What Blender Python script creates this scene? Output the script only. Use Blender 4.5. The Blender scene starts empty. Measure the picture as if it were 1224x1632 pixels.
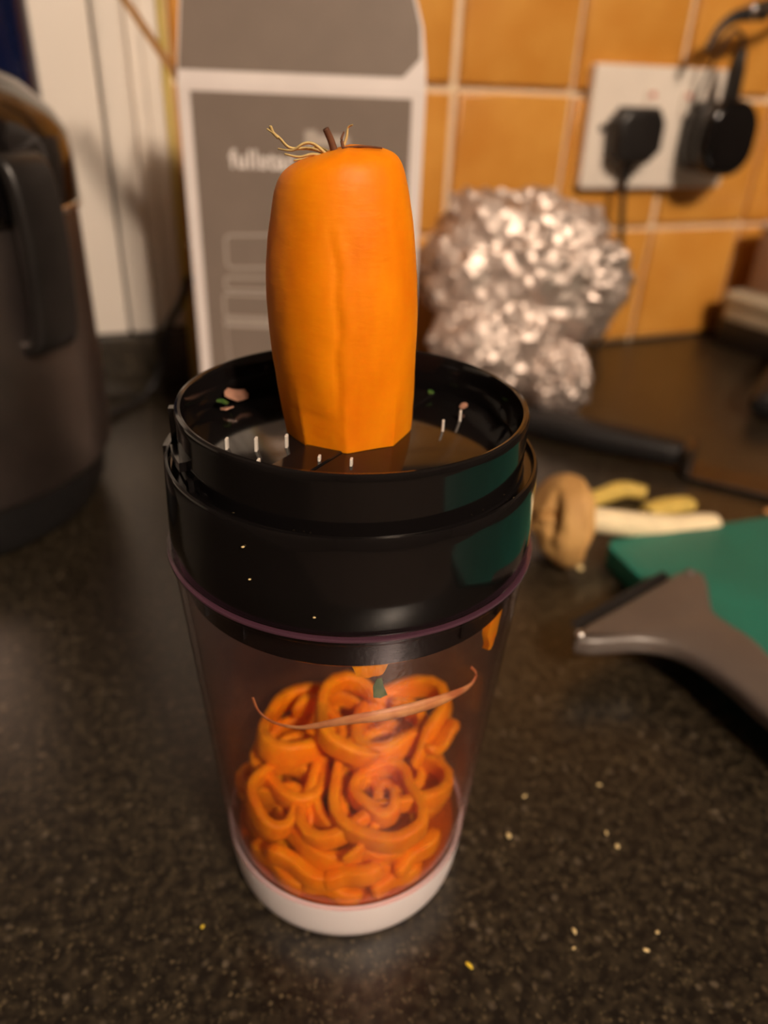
import bpy, bmesh, math, random
from mathutils import Vector, Matrix, noise

S = bpy.context.scene
PI = math.pi
YAW, PITCH, ROLL = math.radians(22.84), math.radians(29.45), math.radians(2.29)
CAMH = 0.22215
WALL = 0.6160                     # tiled wall plane (y)
TP = 0.1083                       # tile pitch
# ------------------------------------------------------------------ camera
fwd = Vector((math.sin(YAW)*math.cos(PITCH), math.cos(YAW)*math.cos(PITCH), -math.sin(PITCH)))
rgt0 = Vector((math.cos(YAW), -math.sin(YAW), 0))
up0 = rgt0.cross(fwd)
rgt = rgt0*math.cos(ROLL) + up0*math.sin(ROLL)
upv = -rgt0*math.sin(ROLL) + up0*math.cos(ROLL)
cd = bpy.data.cameras.new('camera')
cam = bpy.data.objects.new('camera', cd)
S.collection.objects.link(cam)
M4 = Matrix((rgt, upv, -fwd)).transposed().to_4x4()
M4.translation = Vector((0, 0, CAMH))
cam.matrix_world = M4
cd.sensor_fit = 'VERTICAL'
cd.sensor_height = 36.0
cd.lens = 36.0*1225/1632
cd.clip_start = 0.01
cd.dof.use_dof = True
cd.dof.focus_distance = 0.163
cd.dof.aperture_fstop = cd.lens/3.4
S.camera = cam
# ------------------------------------------------------------------ world and lights
w = bpy.data.worlds.new('world'); S.world = w; w.use_nodes = True
w.node_tree.nodes['Background'].inputs[0].default_value = (1.0, 0.75, 0.5, 1)
w.node_tree.nodes['Background'].inputs[1].default_value = 0.03
for i, (lx, ly, lz) in enumerate(((0.20, -1.38, 1.40), (0.34, -1.38, 1.40), (0.20, -1.24, 1.40), (0.34, -1.24, 1.40))):
    ld = bpy.data.lights.new('ceiling_bulb', 'POINT')
    ld.energy = 30; ld.color = (1.0, 0.80, 0.63); ld.shadow_soft_size = 0.04
    lo = bpy.data.objects.new('ceiling_bulb', ld); lo.location = (lx, ly, lz)
    S.collection.objects.link(lo)
vs = S.view_settings
vs.view_transform = 'Standard'; vs.look = 'None'; vs.exposure = 0.42; vs.gamma = 1.0
vs.use_curve_mapping = False

# ------------------------------------------------------------------ helpers
def tag(o, label=None, cat=None, group=None, kind=None):
    if label: o['label'] = label
    if cat: o['category'] = cat
    if group: o['group'] = group
    if kind: o['kind'] = kind
    return o

def link(o, parent=None):
    S.collection.objects.link(o)
    if parent: o.parent = parent
    return o

def thing(name, label, cat, loc=(0, 0, 0), rz=0, group=None):
    o = bpy.data.objects.new(name, None)
    o.empty_display_size = 0.02
    o.location = loc; o.rotation_euler = (0, 0, rz)
    link(o); tag(o, label, cat, group)
    return o

def mobj(name, verts, faces, mat, parent=None, smooth=True, loc=None, rot=None):
    me = bpy.data.meshes.new(name)
    me.from_pydata([tuple(v) for v in verts], [], faces)
    me.validate(); me.update()
    bm = bmesh.new(); bm.from_mesh(me); bmesh.ops.recalc_face_normals(bm, faces=bm.faces); bm.to_mesh(me); bm.free()
    if smooth: me.polygons.foreach_set('use_smooth', [True]*len(me.polygons))
    me.materials.append(mat)
    o = bpy.data.objects.new(name, me)
    if loc is not None: o.location = loc
    if rot is not None: o.rotation_euler = rot
    return link(o, parent)

def bmobj(name, bm, mat, parent=None, smooth=True, sharp=35, loc=None, rot=None):
    me = bpy.data.meshes.new(name)
    bmesh.ops.recalc_face_normals(bm, faces=bm.faces)
    if smooth:
        for f in bm.faces: f.smooth = True
        for e in bm.edges:
            if len(e.link_faces) == 2 and e.calc_face_angle(0) > math.radians(sharp): e.smooth = False
    bm.to_mesh(me); bm.free()
    me.materials.append(mat)
    o = bpy.data.objects.new(name, me)
    if loc is not None: o.location = loc
    if rot is not None: o.rotation_euler = rot
    return link(o, parent)

def sharpen(o, ang=35):
    bm = bmesh.new(); bm.from_mesh(o.data)
    for e in bm.edges:
        if len(e.link_faces) == 2 and e.calc_face_angle(0) > math.radians(ang): e.smooth = False
    bm.to_mesh(o.data); bm.free(); return o

def box_bm(x0, x1, y0, y1, z0, z1, bev=0, seg=2):
    bm = bmesh.new()
    bmesh.ops.create_cube(bm, size=1)
    for v in bm.verts:
        v.co = ((x0+x1)/2+v.co.x*(x1-x0), (y0+y1)/2+v.co.y*(y1-y0), (z0+z1)/2+v.co.z*(z1-z0))
    if bev: bmesh.ops.bevel(bm, geom=bm.edges[:], offset=bev, segments=seg, affect='EDGES', profile=0.5)
    return bm

def lathe(name, prof, mat, parent=None, seg=96, closed=False, loc=None, sharp=40):
    """prof: list of (r,z); revolve about z. closed: profile loop."""
    V, F = [], []
    n = len(prof)
    for r, z in prof:
        for k in range(seg):
            a = 2*PI*k/seg
            V.append((r*math.cos(a), r*math.sin(a), z))
    for i in range(n if closed else n-1):
        j = (i+1) % n
        for k in range(seg):
            l = (k+1) % seg
            F.append((i*seg+k, i*seg+l, j*seg+l, j*seg+k))
    if not closed:
        for i in (0, n-1):
            if prof[i][0] > 1e-6: F.append(tuple(i*seg+k for k in range(seg)))
    me = bpy.data.meshes.new(name); me.from_pydata(V, [], F); me.update()
    bm = bmesh.new(); bm.from_mesh(me)
    bmesh.ops.remove_doubles(bm, verts=bm.verts, dist=1e-6)
    bpy.data.meshes.remove(me)
    return bmobj(name, bm, mat, parent, True, sharp, loc)

def prism_bm(pts, z0, z1, bev=0, seg=2):
    bm = bmesh.new()
    a = [bm.verts.new((x, y, z0)) for x, y in pts]
    f = bm.faces.new(a)
    r = bmesh.ops.extrude_face_region(bm, geom=[f])
    vs_ = [g for g in r['geom'] if isinstance(g, bmesh.types.BMVert)]
    bmesh.ops.translate(bm, verts=vs_, vec=(0, 0, z1-z0))
    if bev:
        ed = [e for e in bm.edges if abs(e.verts[0].co.z-e.verts[1].co.z) < 1e-7]
        bmesh.ops.bevel(bm, geom=ed, offset=bev, segments=seg, affect='EDGES', profile=0.5)
    return bm

def rrect(w_, h_, r, n=6, cx=0, cy=0):
    P = []
    for sx, sy, a0 in ((1, 1, 0), (-1, 1, 90), (-1, -1, 180), (1, -1, 270)):
        for k in range(n+1):
            a = math.radians(a0+90*k/n)
            P.append((cx+sx*(w_/2-r)+r*math.cos(a), cy+sy*(h_/2-r)+r*math.sin(a)))
    return P

def catmull(P, n=8):
    P = [Vector(p) for p in P]
    out = []
    for i in range(len(P)-1):
        p0 = P[max(i-1, 0)]; p1 = P[i]; p2 = P[i+1]; p3 = P[min(i+2, len(P)-1)]
        for k in range(n):
            t = k/n
            out.append(0.5*((2*p1)+(p2-p0)*t+(2*p0-5*p1+4*p2-p3)*t*t+(3*p1-p0-3*p2+p3)*t*t*t))
    out.append(P[-1]); return out

def sweep(P, sect, up=Vector((0, 0, 1)), scale=None):
    """sweep cross-section sect [(a,b)] along P; a along side, b along up-ish. returns V,F"""
    V, F = [], []
    n, m = len(P), len(sect)
    for i, p in enumerate(P):
        t = (P[min(i+1, n-1)]-P[max(i-1, 0)]).normalized()
        u_ = up(i/(n-1), p) if callable(up) else up
        s = t.cross(u_)
        if s.length < 1e-6: s = t.cross(Vector((1, 0.1, 0)))
        s.normalize(); b = s.cross(t).normalized()
        sc = scale(i/(n-1)) if scale else 1
        if not isinstance(sc, tuple): sc = (sc, sc)
        for a_, b_ in sect: V.append(p+s*a_*sc[0]+b*b_*sc[1])
    for i in range(n-1):
        for k in range(m):
            l = (k+1) % m
            F.append((i*m+k, i*m+l, (i+1)*m+l, (i+1)*m+k))
    F.append(tuple(range(m))); F.append(tuple((n-1)*m+k for k in range(m)))
    return V, F

def circ(r, n=10, ry=None):
    ry = ry or r
    return [(r*math.cos(2*PI*k/n), ry*math.sin(2*PI*k/n)) for k in range(n)]

def tube(name, P, r, mat, parent=None, n=10, sub=8, scale=None, up=Vector((0, 0, 1))):
    V, F = sweep(catmull(P, sub), circ(r, n), up, scale)
    return sharpen(mobj(name, V, F, mat, parent), 60)

# ------------------------------------------------------------------ materials
def nodes(name):
    m = bpy.data.materials.new(name); m.use_nodes = True
    nt = m.node_tree
    return m, nt, nt.nodes['Principled BSDF']

def mat(name, col, rough=0.5, metal=0.0, spec=0.5, var=0.0, vscale=30, col2=None, bump=0.0, bscale=80, coat=0.0,
        sss=0.0, sssr=(1, .4, .1), trans=0.0, ior=None, detail=3, rvar=0.0):
    m, nt, p = nodes(name)
    N, L = nt.nodes, nt.links
    tc = N.new('ShaderNodeTexCoord')
    c4 = (*col, 1)
    p.inputs['Base Color'].default_value = c4
    p.inputs['Roughness'].default_value = rough
    p.inputs['Metallic'].default_value = metal
    p.inputs['Specular IOR Level'].default_value = spec
    p.inputs['Coat Weight'].default_value = coat
    if ior: p.inputs['IOR'].default_value = ior
    if sss:
        p.inputs['Subsurface Weight'].default_value = sss
        p.inputs['Subsurface Radius'].default_value = sssr
        p.inputs['Subsurface Scale'].default_value = 0.003
    nz = N.new('ShaderNodeTexNoise'); nz.inputs['Scale'].default_value = vscale; nz.inputs['Detail'].default_value = detail
    L.new(tc.outputs['Object'], nz.inputs['Vector'])
    if col2 is None: col2 = tuple(min(1, c*(1-max(var, .06))) for c in col)
    r = N.new('ShaderNodeValToRGB')
    r.color_ramp.elements[0].position = 0.35; r.color_ramp.elements[1].position = 0.65
    r.color_ramp.elements[0].color = c4; r.color_ramp.elements[1].color = (*col2, 1)
    L.new(nz.outputs['Fac'], r.inputs['Fac']); L.new(r.outputs['Color'], p.inputs['Base Color'])
    if rvar:
        mr = N.new('ShaderNodeMapRange'); mr.inputs['To Min'].default_value = max(0, rough-rvar); mr.inputs['To Max'].default_value = rough+rvar
        L.new(nz.outputs['Fac'], mr.inputs['Value']); L.new(mr.outputs['Result'], p.inputs['Roughness'])
    if bump:
        nb = N.new('ShaderNodeTexNoise'); nb.inputs['Scale'].default_value = bscale; nb.inputs['Detail'].default_value = 4
        L.new(tc.outputs['Object'], nb.inputs['Vector'])
        b = N.new('ShaderNodeBump'); b.inputs['Strength'].default_value = bump; b.inputs['Distance'].default_value = 0.001
        L.new(nb.outputs['Fac'], b.inputs['Height']); L.new(b.outputs['Normal'], p.inputs['Normal'])
    return m

def worktop_mat():
    m, nt, p = nodes('worktop laminate'); N, L = nt.nodes, nt.links
    tc = N.new('ShaderNodeTexCoord')
    base = N.new('ShaderNodeTexNoise'); base.inputs['Scale'].default_value = 260; base.inputs['Detail'].default_value = 4
    L.new(tc.outputs['Object'], base.inputs['Vector'])
    r1 = N.new('ShaderNodeValToRGB'); e = r1.color_ramp.elements
    e[0].position = .42; e[0].color = (.0065, .0046, .0028, 1); e[1].position = .75; e[1].color = (.040, .030, .017, 1)
    L.new(base.outputs['Fac'], r1.inputs['Fac'])
    # flecks
    def flecks(scale, lo, hi, col, prev, ns):
        vo = N.new('ShaderNodeTexVoronoi'); vo.inputs['Scale'].default_value = scale; vo.inputs['Randomness'].default_value = 1
        wn = N.new('ShaderNodeTexNoise'); wn.inputs['Scale'].default_value = ns; wn.inputs['Detail'].default_value = 2
        L.new(tc.outputs['Object'], wn.inputs['Vector'])
        add = N.new('ShaderNodeVectorMath'); add.operation = 'MULTIPLY_ADD'
        add.inputs[1].default_value = (.003, .003, .003)
        L.new(wn.outputs['Color'], add.inputs[0]); L.new(tc.outputs['Object'], add.inputs[2])
        L.new(add.outputs[0], vo.inputs['Vector'])
        d = N.new('ShaderNodeMapRange'); d.inputs['From Min'].default_value = hi; d.inputs['From Max'].default_value = lo
        L.new(vo.outputs['Distance'], d.inputs['Value'])
        sx = N.new('ShaderNodeSeparateColor'); L.new(vo.outputs['Color'], sx.inputs[0])
        th = N.new('ShaderNodeMapRange'); th.inputs['From Min'].default_value = .55; th.inputs['From Max'].default_value = 1.0
        L.new(sx.outputs[0], th.inputs['Value'])
        mu = N.new('ShaderNodeMath'); mu.operation = 'MULTIPLY'; L.new(d.outputs[0], mu.inputs[0]); L.new(th.outputs[0], mu.inputs[1])
        mx = N.new('ShaderNodeMix'); mx.data_type = 'RGBA'
        L.new(mu.outputs[0], mx.inputs['Factor']); L.new(prev, mx.inputs['A']); mx.inputs['B'].default_value = (*col, 1)
        return mx.outputs['Result']
    o = flecks(520, .1, .45, (.12, .09, .05), r1.outputs['Color'], 300)
    o = flecks(210, .08, .32, (.12, .095, .065), o, 150)
    o = flecks(800, .1, .4, (.13, .10, .05), o, 400)
    L.new(o, p.inputs['Base Color'])
    p.inputs['Roughness'].default_value = .32
    p.inputs['IOR'].default_value = 1.65
    bp = N.new('ShaderNodeBump'); bp.inputs['Strength'].default_value = .12; bp.inputs['Distance'].default_value = .0004
    L.new(base.outputs['Fac'], bp.inputs['Height']); L.new(bp.outputs['Normal'], p.inputs['Normal'])
    return m

def tile_mat():
    m, nt, p = nodes('tile glaze'); N, L = nt.nodes, nt.links
    tc = N.new('ShaderNodeTexCoord'); oi = N.new('ShaderNodeObjectInfo')
    add = N.new('ShaderNodeVectorMath'); add.operation = 'MULTIPLY_ADD'; add.inputs[1].default_value = (7, 3, 5)
    L.new(oi.outputs['Random'], add.inputs[0]); L.new(tc.outputs['Object'], add.inputs[2])
    nz = N.new('ShaderNodeTexNoise'); nz.inputs['Scale'].default_value = 22; nz.inputs['Detail'].default_value = 3
    L.new(add.outputs[0], nz.inputs['Vector'])
    r = N.new('ShaderNodeValToRGB'); e = r.color_ramp.elements
    e[0].position = .3; e[0].color = (.54, .225, .030, 1); e[1].position = .72; e[1].color = (.66, .32, .060, 1)
    L.new(nz.outputs['Fac'], r.inputs['Fac'])
    L.new(r.outputs['Color'], p.inputs['Base Color'])
    p.inputs['Roughness'].default_value = .35; p.inputs['Coat Weight'].default_value = .15
    b = N.new('ShaderNodeBump'); b.inputs['Strength'].default_value = .25; b.inputs['Distance'].default_value = .002
    L.new(nz.outputs['Fac'], b.inputs['Height']); L.new(b.outputs['Normal'], p.inputs['Normal'])
    return m

def clear_plastic():
    """thin clear plastic wall: tinted see-through + Fresnel gloss + a faint misted film with painted orange haze"""
    m = bpy.data.materials.new('clear plastic'); m.use_nodes = True
    nt = m.node_tree; N, L = nt.nodes, nt.links
    N.remove(N['Principled BSDF']); out = N['Material Output']
    tr = N.new('ShaderNodeBsdfTransparent'); tr.inputs[0].default_value = (.95, .91, .94, 1)
    gl = N.new('ShaderNodeBsdfGlossy'); gl.inputs['Roughness'].default_value = .02
    lw = N.new('ShaderNodeLayerWeight'); lw.inputs['Blend'].default_value = .5
    pw = N.new('ShaderNodeMath'); pw.operation = 'POWER'; pw.inputs[1].default_value = 5; L.new(lw.outputs['Facing'], pw.inputs[0])
    fr = N.new('ShaderNodeMath'); fr.operation = 'MULTIPLY_ADD'; fr.inputs[1].default_value = .96; fr.inputs[2].default_value = .03; L.new(pw.outputs[0], fr.inputs[0])
    df = N.new('ShaderNodeBsdfDiffuse'); df.inputs[0].default_value = (.75, .52, .48, 1)
    tl = N.new('ShaderNodeBsdfTranslucent'); tl.inputs[0].default_value = (.75, .50, .45, 1)
    tc = N.new('ShaderNodeTexCoord'); nz = N.new('ShaderNodeTexNoise'); nz.inputs['Scale'].default_value = 60; nz.inputs['Detail'].default_value = 5
    L.new(tc.outputs['Object'], nz.inputs['Vector'])
    # moisture and juice film, its tint also painting the heap's orange glow; fades upwards raggedly
    sp = N.new('ShaderNodeSeparateXYZ'); L.new(tc.outputs['Object'], sp.inputs[0])
    hz = N.new('ShaderNodeMath'); hz.operation = 'MULTIPLY_ADD'; hz.inputs[1].default_value = .05; L.new(nz.outputs['Fac'], hz.inputs[0]); L.new(sp.outputs['Z'], hz.inputs[2])
    mr = N.new('ShaderNodeMapRange'); mr.inputs['From Min'].default_value = .035; mr.inputs['From Max'].default_value = .125
    mr.inputs['To Min'].default_value = .11; mr.inputs['To Max'].default_value = .006
    L.new(hz.outputs[0], mr.inputs['Value'])
    cl_ = N.new('ShaderNodeValToRGB'); e = cl_.color_ramp.elements
    e[0].position = .055; e[0].color = (.90, .30, .03, 1); e[1].position = .11; e[1].color = (.65, .38, .30, 1)
    L.new(hz.outputs[0], cl_.inputs['Fac']); L.new(cl_.outputs['Color'], df.inputs[0]); L.new(cl_.outputs['Color'], tl.inputs[0])
    ms = N.new('ShaderNodeMixShader'); ms.inputs[0].default_value = .5; L.new(df.outputs[0], ms.inputs[1]); L.new(tl.outputs[0], ms.inputs[2])
    m1 = N.new('ShaderNodeMixShader'); L.new(mr.outputs[0], m1.inputs[0]); L.new(tr.outputs[0], m1.inputs[1]); L.new(ms.outputs[0], m1.inputs[2])
    dv = N.new('ShaderNodeTexNoise'); dv.inputs['Scale'].default_value = 700; dv.inputs['Detail'].default_value = 2; L.new(tc.outputs['Object'], dv.inputs['Vector'])
    bp = N.new('ShaderNodeBump'); bp.inputs['Strength'].default_value = .35; bp.inputs['Distance'].default_value = .0004
    L.new(dv.outputs['Fac'], bp.inputs['Height']); L.new(bp.outputs['Normal'], gl.inputs['Normal'])
    m2 = N.new('ShaderNodeMixShader'); L.new(fr.outputs[0], m2.inputs[0]); L.new(m1.outputs[0], m2.inputs[1]); L.new(gl.outputs[0], m2.inputs[2])
    L.new(m2.outputs[0], out.inputs['Surface'])
    return m

def carrot_mat():
    m, nt, p = nodes('carrot flesh'); N, L = nt.nodes, nt.links
    tc = N.new('ShaderNodeTexCoord')
    mp = N.new('ShaderNodeMapping'); mp.inputs['Scale'].default_value = (1, 1, .35)
    L.new(tc.outputs['Object'], mp.inputs['Vector'])
    nz = N.new('ShaderNodeTexNoise'); nz.inputs['Scale'].default_value = 130; nz.inputs['Detail'].default_value = 4
    L.new(mp.outputs[0], nz.inputs['Vector'])
    r = N.new('ShaderNodeValToRGB'); e = r.color_ramp.elements
    e[0].position = .3; e[0].color = (.78, .195, .001, 1); e[1].position = .75; e[1].color = (.88, .275, .002, 1)
    L.new(nz.outputs['Fac'], r.inputs['Fac']); L.new(r.outputs['Color'], p.inputs['Base Color'])
    p.inputs['Roughness'].default_value = .5; p.inputs['Specular IOR Level'].default_value = .2
    p.inputs['Subsurface Weight'].default_value = .35; p.inputs['Subsurface Radius'].default_value = (1, .35, .05); p.inputs['Subsurface Scale'].default_value = .004
    fine = N.new('ShaderNodeTexNoise'); fine.inputs['Scale'].default_value = 500; fine.inputs['Detail'].default_value = 3
    mp2 = N.new('ShaderNodeMapping'); mp2.inputs['Scale'].default_value = (.5, .5, 1.6)
    L.new(tc.outputs['Object'], mp2.inputs['Vector']); L.new(mp2.outputs[0], fine.inputs['Vector'])
    b = N.new('ShaderNodeBump'); b.inputs['Strength'].default_value = .12; b.inputs['Distance'].default_value = .0008
    L.new(fine.outputs['Fac'], b.inputs['Height']); L.new(b.outputs['Normal'], p.inputs['Normal'])
    return m

MT = dict(
    worktop=worktop_mat(), tile=tile_mat(), cup=clear_plastic(), carrot=carrot_mat(),
    grout=mat('grout', (.80, .66, .46), .85, var=.12, vscale=120, bump=.3, bscale=400),
    panel=mat('white painted panel', (.80, .74, .66), .45, var=.05, vscale=8),
    tooth=mat('bright tooth steel', (.85, .80, .72), .45, metal=.25, var=.1, vscale=90),
    juice=mat('carrot juice', (.55, .10, .006), .15, var=.2, vscale=60),
    rim=mat('purple tinted rim plastic', (.075, .032, .050), .14, var=.1, vscale=50),
    trimy=mat('yellow edge trim', (.62, .47, .10), .4, var=.2, vscale=40),
    room=mat('room plaster', (.085, .065, .05), .9, var=.1, vscale=2),
    ceil=mat('ceiling paint', (.30, .26, .22), .9, var=.05, vscale=2),
    floor=mat('floor vinyl', (.16, .12, .09), .6, var=.2, vscale=5),
    wood=mat('brown door wood', (.20, .10, .045), .4, var=.3, vscale=12),
    black=mat('gloss black plastic', (.006, .005, .005), .10, spec=.5, var=.2, vscale=50, rvar=.03),
    matblack=mat('satin black plastic', (.014, .012, .011), .38, var=.3, vscale=60),
    rubber=mat('black rubber', (.010, .009, .009), .5, var=.3, vscale=60),
    white=mat('white base plastic', (.82, .76, .76), .35, var=.03, vscale=20, sss=.15, sssr=(1, .8, .7)),
    steel=mat('blade steel', (.75, .72, .68), .2, metal=1, var=.1, vscale=90),
    dsteel=mat('dark brushed steel', (.27, .225, .205), .40, metal=1, var=.25, vscale=25),
    chrome=mat('chrome', (.75, .70, .65), .12, metal=1, var=.05, vscale=30),
    knifest=mat('knife steel', (.16, .14, .125), .32, metal=1, var=.2, vscale=60),
    foil=mat('aluminium foil', (.70, .60, .54), .52, metal=1, var=.05, vscale=60, rvar=.08),
    card=mat('white card', (.84, .77, .74), .45, var=.04, vscale=40),
    kraft=mat('kraft board', (.40, .22, .08), .8, var=.15, vscale=200),
    grey=mat('grey print', (.225, .180, .148), .42, var=.05, vscale=60),
    ink=mat('white print', (.92, .86, .82), .5, var=.03, vscale=90),
    inkg=mat('pale print', (.50, .44, .39), .5, var=.05, vscale=90),
    plate=mat('socket plastic', (.80, .72, .63), .3, var=.03, vscale=30),
    red=mat('red switch mark', (.60, .12, .08), .4, var=.1, vscale=90),
    navy=mat('dark blue glass', (.004, .009, .045), .08, var=.3, vscale=14),
    green=mat('green board plastic', (.006, .20, .15), .48, var=.2, vscale=26, bump=.25, bscale=500),
    peeler=mat('grey peeler plastic', (.115, .092, .078), .36, var=.15, vscale=60),
    mushcap=mat('mushroom cap skin', (.58, .34, .11), .7, var=.4, vscale=45, col2=(.44, .23, .07), bump=.25, bscale=260),
    mushst=mat('mushroom stem', (.86, .72, .46), .7, var=.12, vscale=90, bump=.3, bscale=300),
    yellowv=mat('yellow peel', (.72, .52, .12), .6, var=.2, vscale=120),
    ribbon=mat('carrot ribbon', (.97, .36, .003), .5, spec=.25, var=.2, vscale=160, col2=(.88, .25, .002), sss=.4, sssr=(1, .35, .05)),
    peel=mat('carrot skin', (.70, .36, .13), .5, var=.4, vscale=160, col2=(.50, .16, .05)),
    leaf=mat('green leaf', (.03, .10, .02), .35, var=.4, vscale=300, col2=(.10, .16, .03)),
    stemb=mat('brown stem', (.15, .055, .02), .8, var=.4, vscale=400),
    rootlet=mat('pale root fibre', (.62, .46, .18), .7, var=.3, vscale=400),
    scrap=mat('onion skin scrap', (.42, .22, .15), .4, var=.3, vscale=300),
    crumb=mat('pale crumb', (.80, .62, .30), .7, var=.3, vscale=500),
    crumby=mat('yellow crumb', (.85, .62, .05), .6, var=.2, vscale=500),
    tin=mat('tin lid metal', (.58, .53, .40), .35, metal=.1, var=.15, vscale=30),
    brownbox=mat('brown box card', (.34, .20, .13), .6, var=.1, vscale=50),
)

# ------------------------------------------------------------------ room shell
def struct(name, bm, m, parent=None, smooth=False):
    o = bmobj(name, bm, m, parent, smooth)
    if parent is None: tag(o, kind='structure')
    return o

U0 = .19504
X0, X1, Y0, ZF, ZC = -1.7, 2.5, -3.1, -0.9, 1.5
wall_back = struct('wall_back', box_bm(X0, X1, WALL+.004, WALL+.1, ZF, ZC), MT['room'])
struct('grout_bed', box_bm(.0862, U0+12*TP, WALL, WALL+.0041, 0, 5*TP), MT['grout'], wall_back)
tag(wall_back, 'kitchen wall of square orange tiles with cream grout')
struct('wall_left', box_bm(X0-.1, X0, Y0, WALL, ZF, ZC), MT['room'])
struct('wall_right', box_bm(X1, X1+.1, Y0, WALL, ZF, ZC), MT['room'])
struct('wall_front', box_bm(X0, X1, Y0-.1, Y0, ZF, ZC), MT['room'])
struct('floor', box_bm(X0, X1, Y0, WALL, ZF-.1, ZF), MT['floor'])
struct('ceiling', box_bm(X0, X1, Y0, WALL, ZC, ZC+.1), MT['ceil'])
# worktop slab
wt = struct('worktop', box_bm(-1.2, 1.8, -.045, WALL-.0015, -.038, 0, .004, 3), MT['worktop'])
tag(wt, 'dark speckled laminate kitchen worktop', kind='structure')
# tiles, each its own piece
U0 = .19504
rng = random.Random(4)
tw = TP-.0058
tile_me = None
for j in range(0, 5):
    for i in range(-1, 12):
        cx = U0+(i+.5)*TP; cz = (j+.5)*TP
        if tile_me is None:
            bm = box_bm(-tw/2, tw/2, -.006, .004, -tw/2, tw/2)
            ed = [e for e in bm.edges if e.verts[0].co.y < 0 and e.verts[1].co.y < 0]
            bmesh.ops.bevel(bm, geom=ed, offset=.0028, segments=3, affect='EDGES', profile=.5)
            t = bmobj('tile', bm, MT['tile'], wall_back, True, 50); tile_me = t.data
        else:
            t = bpy.data.objects.new('tile', tile_me); link(t, wall_back)
        t.location = (cx+rng.uniform(-.0008, .0008), WALL, cz+rng.uniform(-.0008, .0008))
        t.rotation_euler = (rng.uniform(-.006, .006), rng.uniform(-.007, .007), rng.uniform(-.006, .006))
# white panelled surround left of the tiles
pt = struct('trim_1', box_bm(X0+.2, .0390, WALL-.016, WALL-.0005, .0476, .40, .002, 2), MT['panel'], smooth=True)
tag(pt, 'white painted panel behind the black cooker')
struct('trim_2', box_bm(.0405, .0590, WALL-.019, WALL-.0005, .0476, .40, .003, 3), MT['panel'], smooth=True)
struct('trim_3', box_bm(.0602, .0700, WALL-.010, WALL-.0005, .0476, .40, .002, 2), MT['panel'], smooth=True)
struct('trim_4', box_bm(.0705, .0815, WALL-.006, WALL-.0005, .0476, .40, .001, 2), MT['panel'], smooth=True)
tr = struct('trim_5', box_bm(.0820, .0868, WALL-.008, WALL-.0005, .001, .40, .0015, 2), MT['trimy'], smooth=True)
tag(tr, 'narrow yellow edging strip where the tiles begin')
up_ = struct('upstand', box_bm(-1.2, .0815, WALL-.021, WALL-.0005, .0003, .0470, .002, 2), MT['worktop'], smooth=True)
tag(up_, 'dark speckled worktop upstand below the white panel', kind='structure')

# ------------------------------------------------------------------ spiralizer
AX = (.05906, .1616)
dev = thing('spiralizer', 'handheld vegetable spiralizer, black blade collar on a clear tapered cup with white base', 'spiralizer',
            (AX[0], AX[1], 0))
VIEW = math.atan2(-math.cos(YAW), -math.sin(YAW))      # azimuth on the device that faces the photographer
def az(deg): return VIEW+math.radians(deg)             # + = to the photographer's right

# white base
lathe('base', [(0, .0012), (.0325, .0012), (.0338, 0), (.0350, .0002), (.0360, .0014), (.0366, .0042), (.0378, .0150), (.0378, .0160), (.0366, .0162),
               (.0362, .0130), (.0350, .0105), (0, .0105)], MT['white'], dev, 128)
def cupR(z): return .0379+(.0455-.0379)*((z-.016)/(.1195-.016))
prof = [(.0379, .0161)]
for k in range(1, 15):
    z = .0161+(.1180-.0161)*k/14; prof.append((cupR(z), z))
prof += [(.0460, .1184), (.0463, .1190), (.0463, .1200), (.0459, .1206), (.0448, .1206)]
inn = []
for k in range(0, 15):
    z = .1195-(.1195-.0175)*k/14; inn.append((cupR(z)-.0016, z))
prof += inn+[(.0352, .0128), (.0330, .0112), (0, .0112)]
prof = [(0, .0107), (.0345, .0107), (.0358, .0131), (.0364, .0161)] + prof
cup = lathe('cup', prof, MT['cup'], dev, 128, False)
lathe('cup_rim', [(.0452, .1196), (.0464, .1196), (.0465, .11995), (.0464, .1203), (.0452, .1203)], MT['rim'], dev, 128, True)
# black collar : skirt, ledge, upper ring (one moulded part)
lathe('collar', [(.0432, .1206), (.0452, .1206), (.0455, .1212), (.0453, .1290), (.0450, .1400), (.0448, .1432), (.0445, .1438), (.0439, .1439),
                 (.0436, .1434), (.0434, .1420), (.0418, .1418), (.0414, .1424), (.0414, .1540), (.0415, .1552), (.0412, .1559), (.0406, .1561),
                 (.0400, .1559), (.0397, .1552), (.0392, .1500), (.0390, .1462), (.0390, .1300), (.0432, .1290)], MT['black'], dev, 160, True, sharp=30)
# insert ring that sits inside the cup mouth, with moulded ribs
ins = lathe('collar_insert', [(.0395, .1105), (.0422, .1098), (.0428, .1104), (.0434, .1206), (.0395, .1206)], MT['black'], dev, 128, True)
for a_ in (-62, -47, -30, 38, 55):
    c, s = math.cos(az(a_)), math.sin(az(a_))
    bm = box_bm(-.0005, .0005, -.00035, .00035, .1126, .1204)
    bmobj('rib', bm, MT['black'], ins, False, loc=(c*.04335, s*.04335, 0), rot=(0, 0, az(a_)))
# blade plate
plate = lathe('blade_plate', [(.0095, .1470), (.0385, .1470), (.0392, .1466), (.0392, .1440), (.0095, .1440)], MT['black'], dev, 96, True)
for a_, ln in ((150, .024), (-30, .024)):
    c, s = math.cos(az(a_)), math.sin(az(a_))
    bm = box_bm(.011, .011+ln, -.0045, .0045, .1466, .1475, .0003, 1)
    bmobj('blade', bm, MT['black'], plate, False, rot=(.0, 0, az(a_)))
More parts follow.
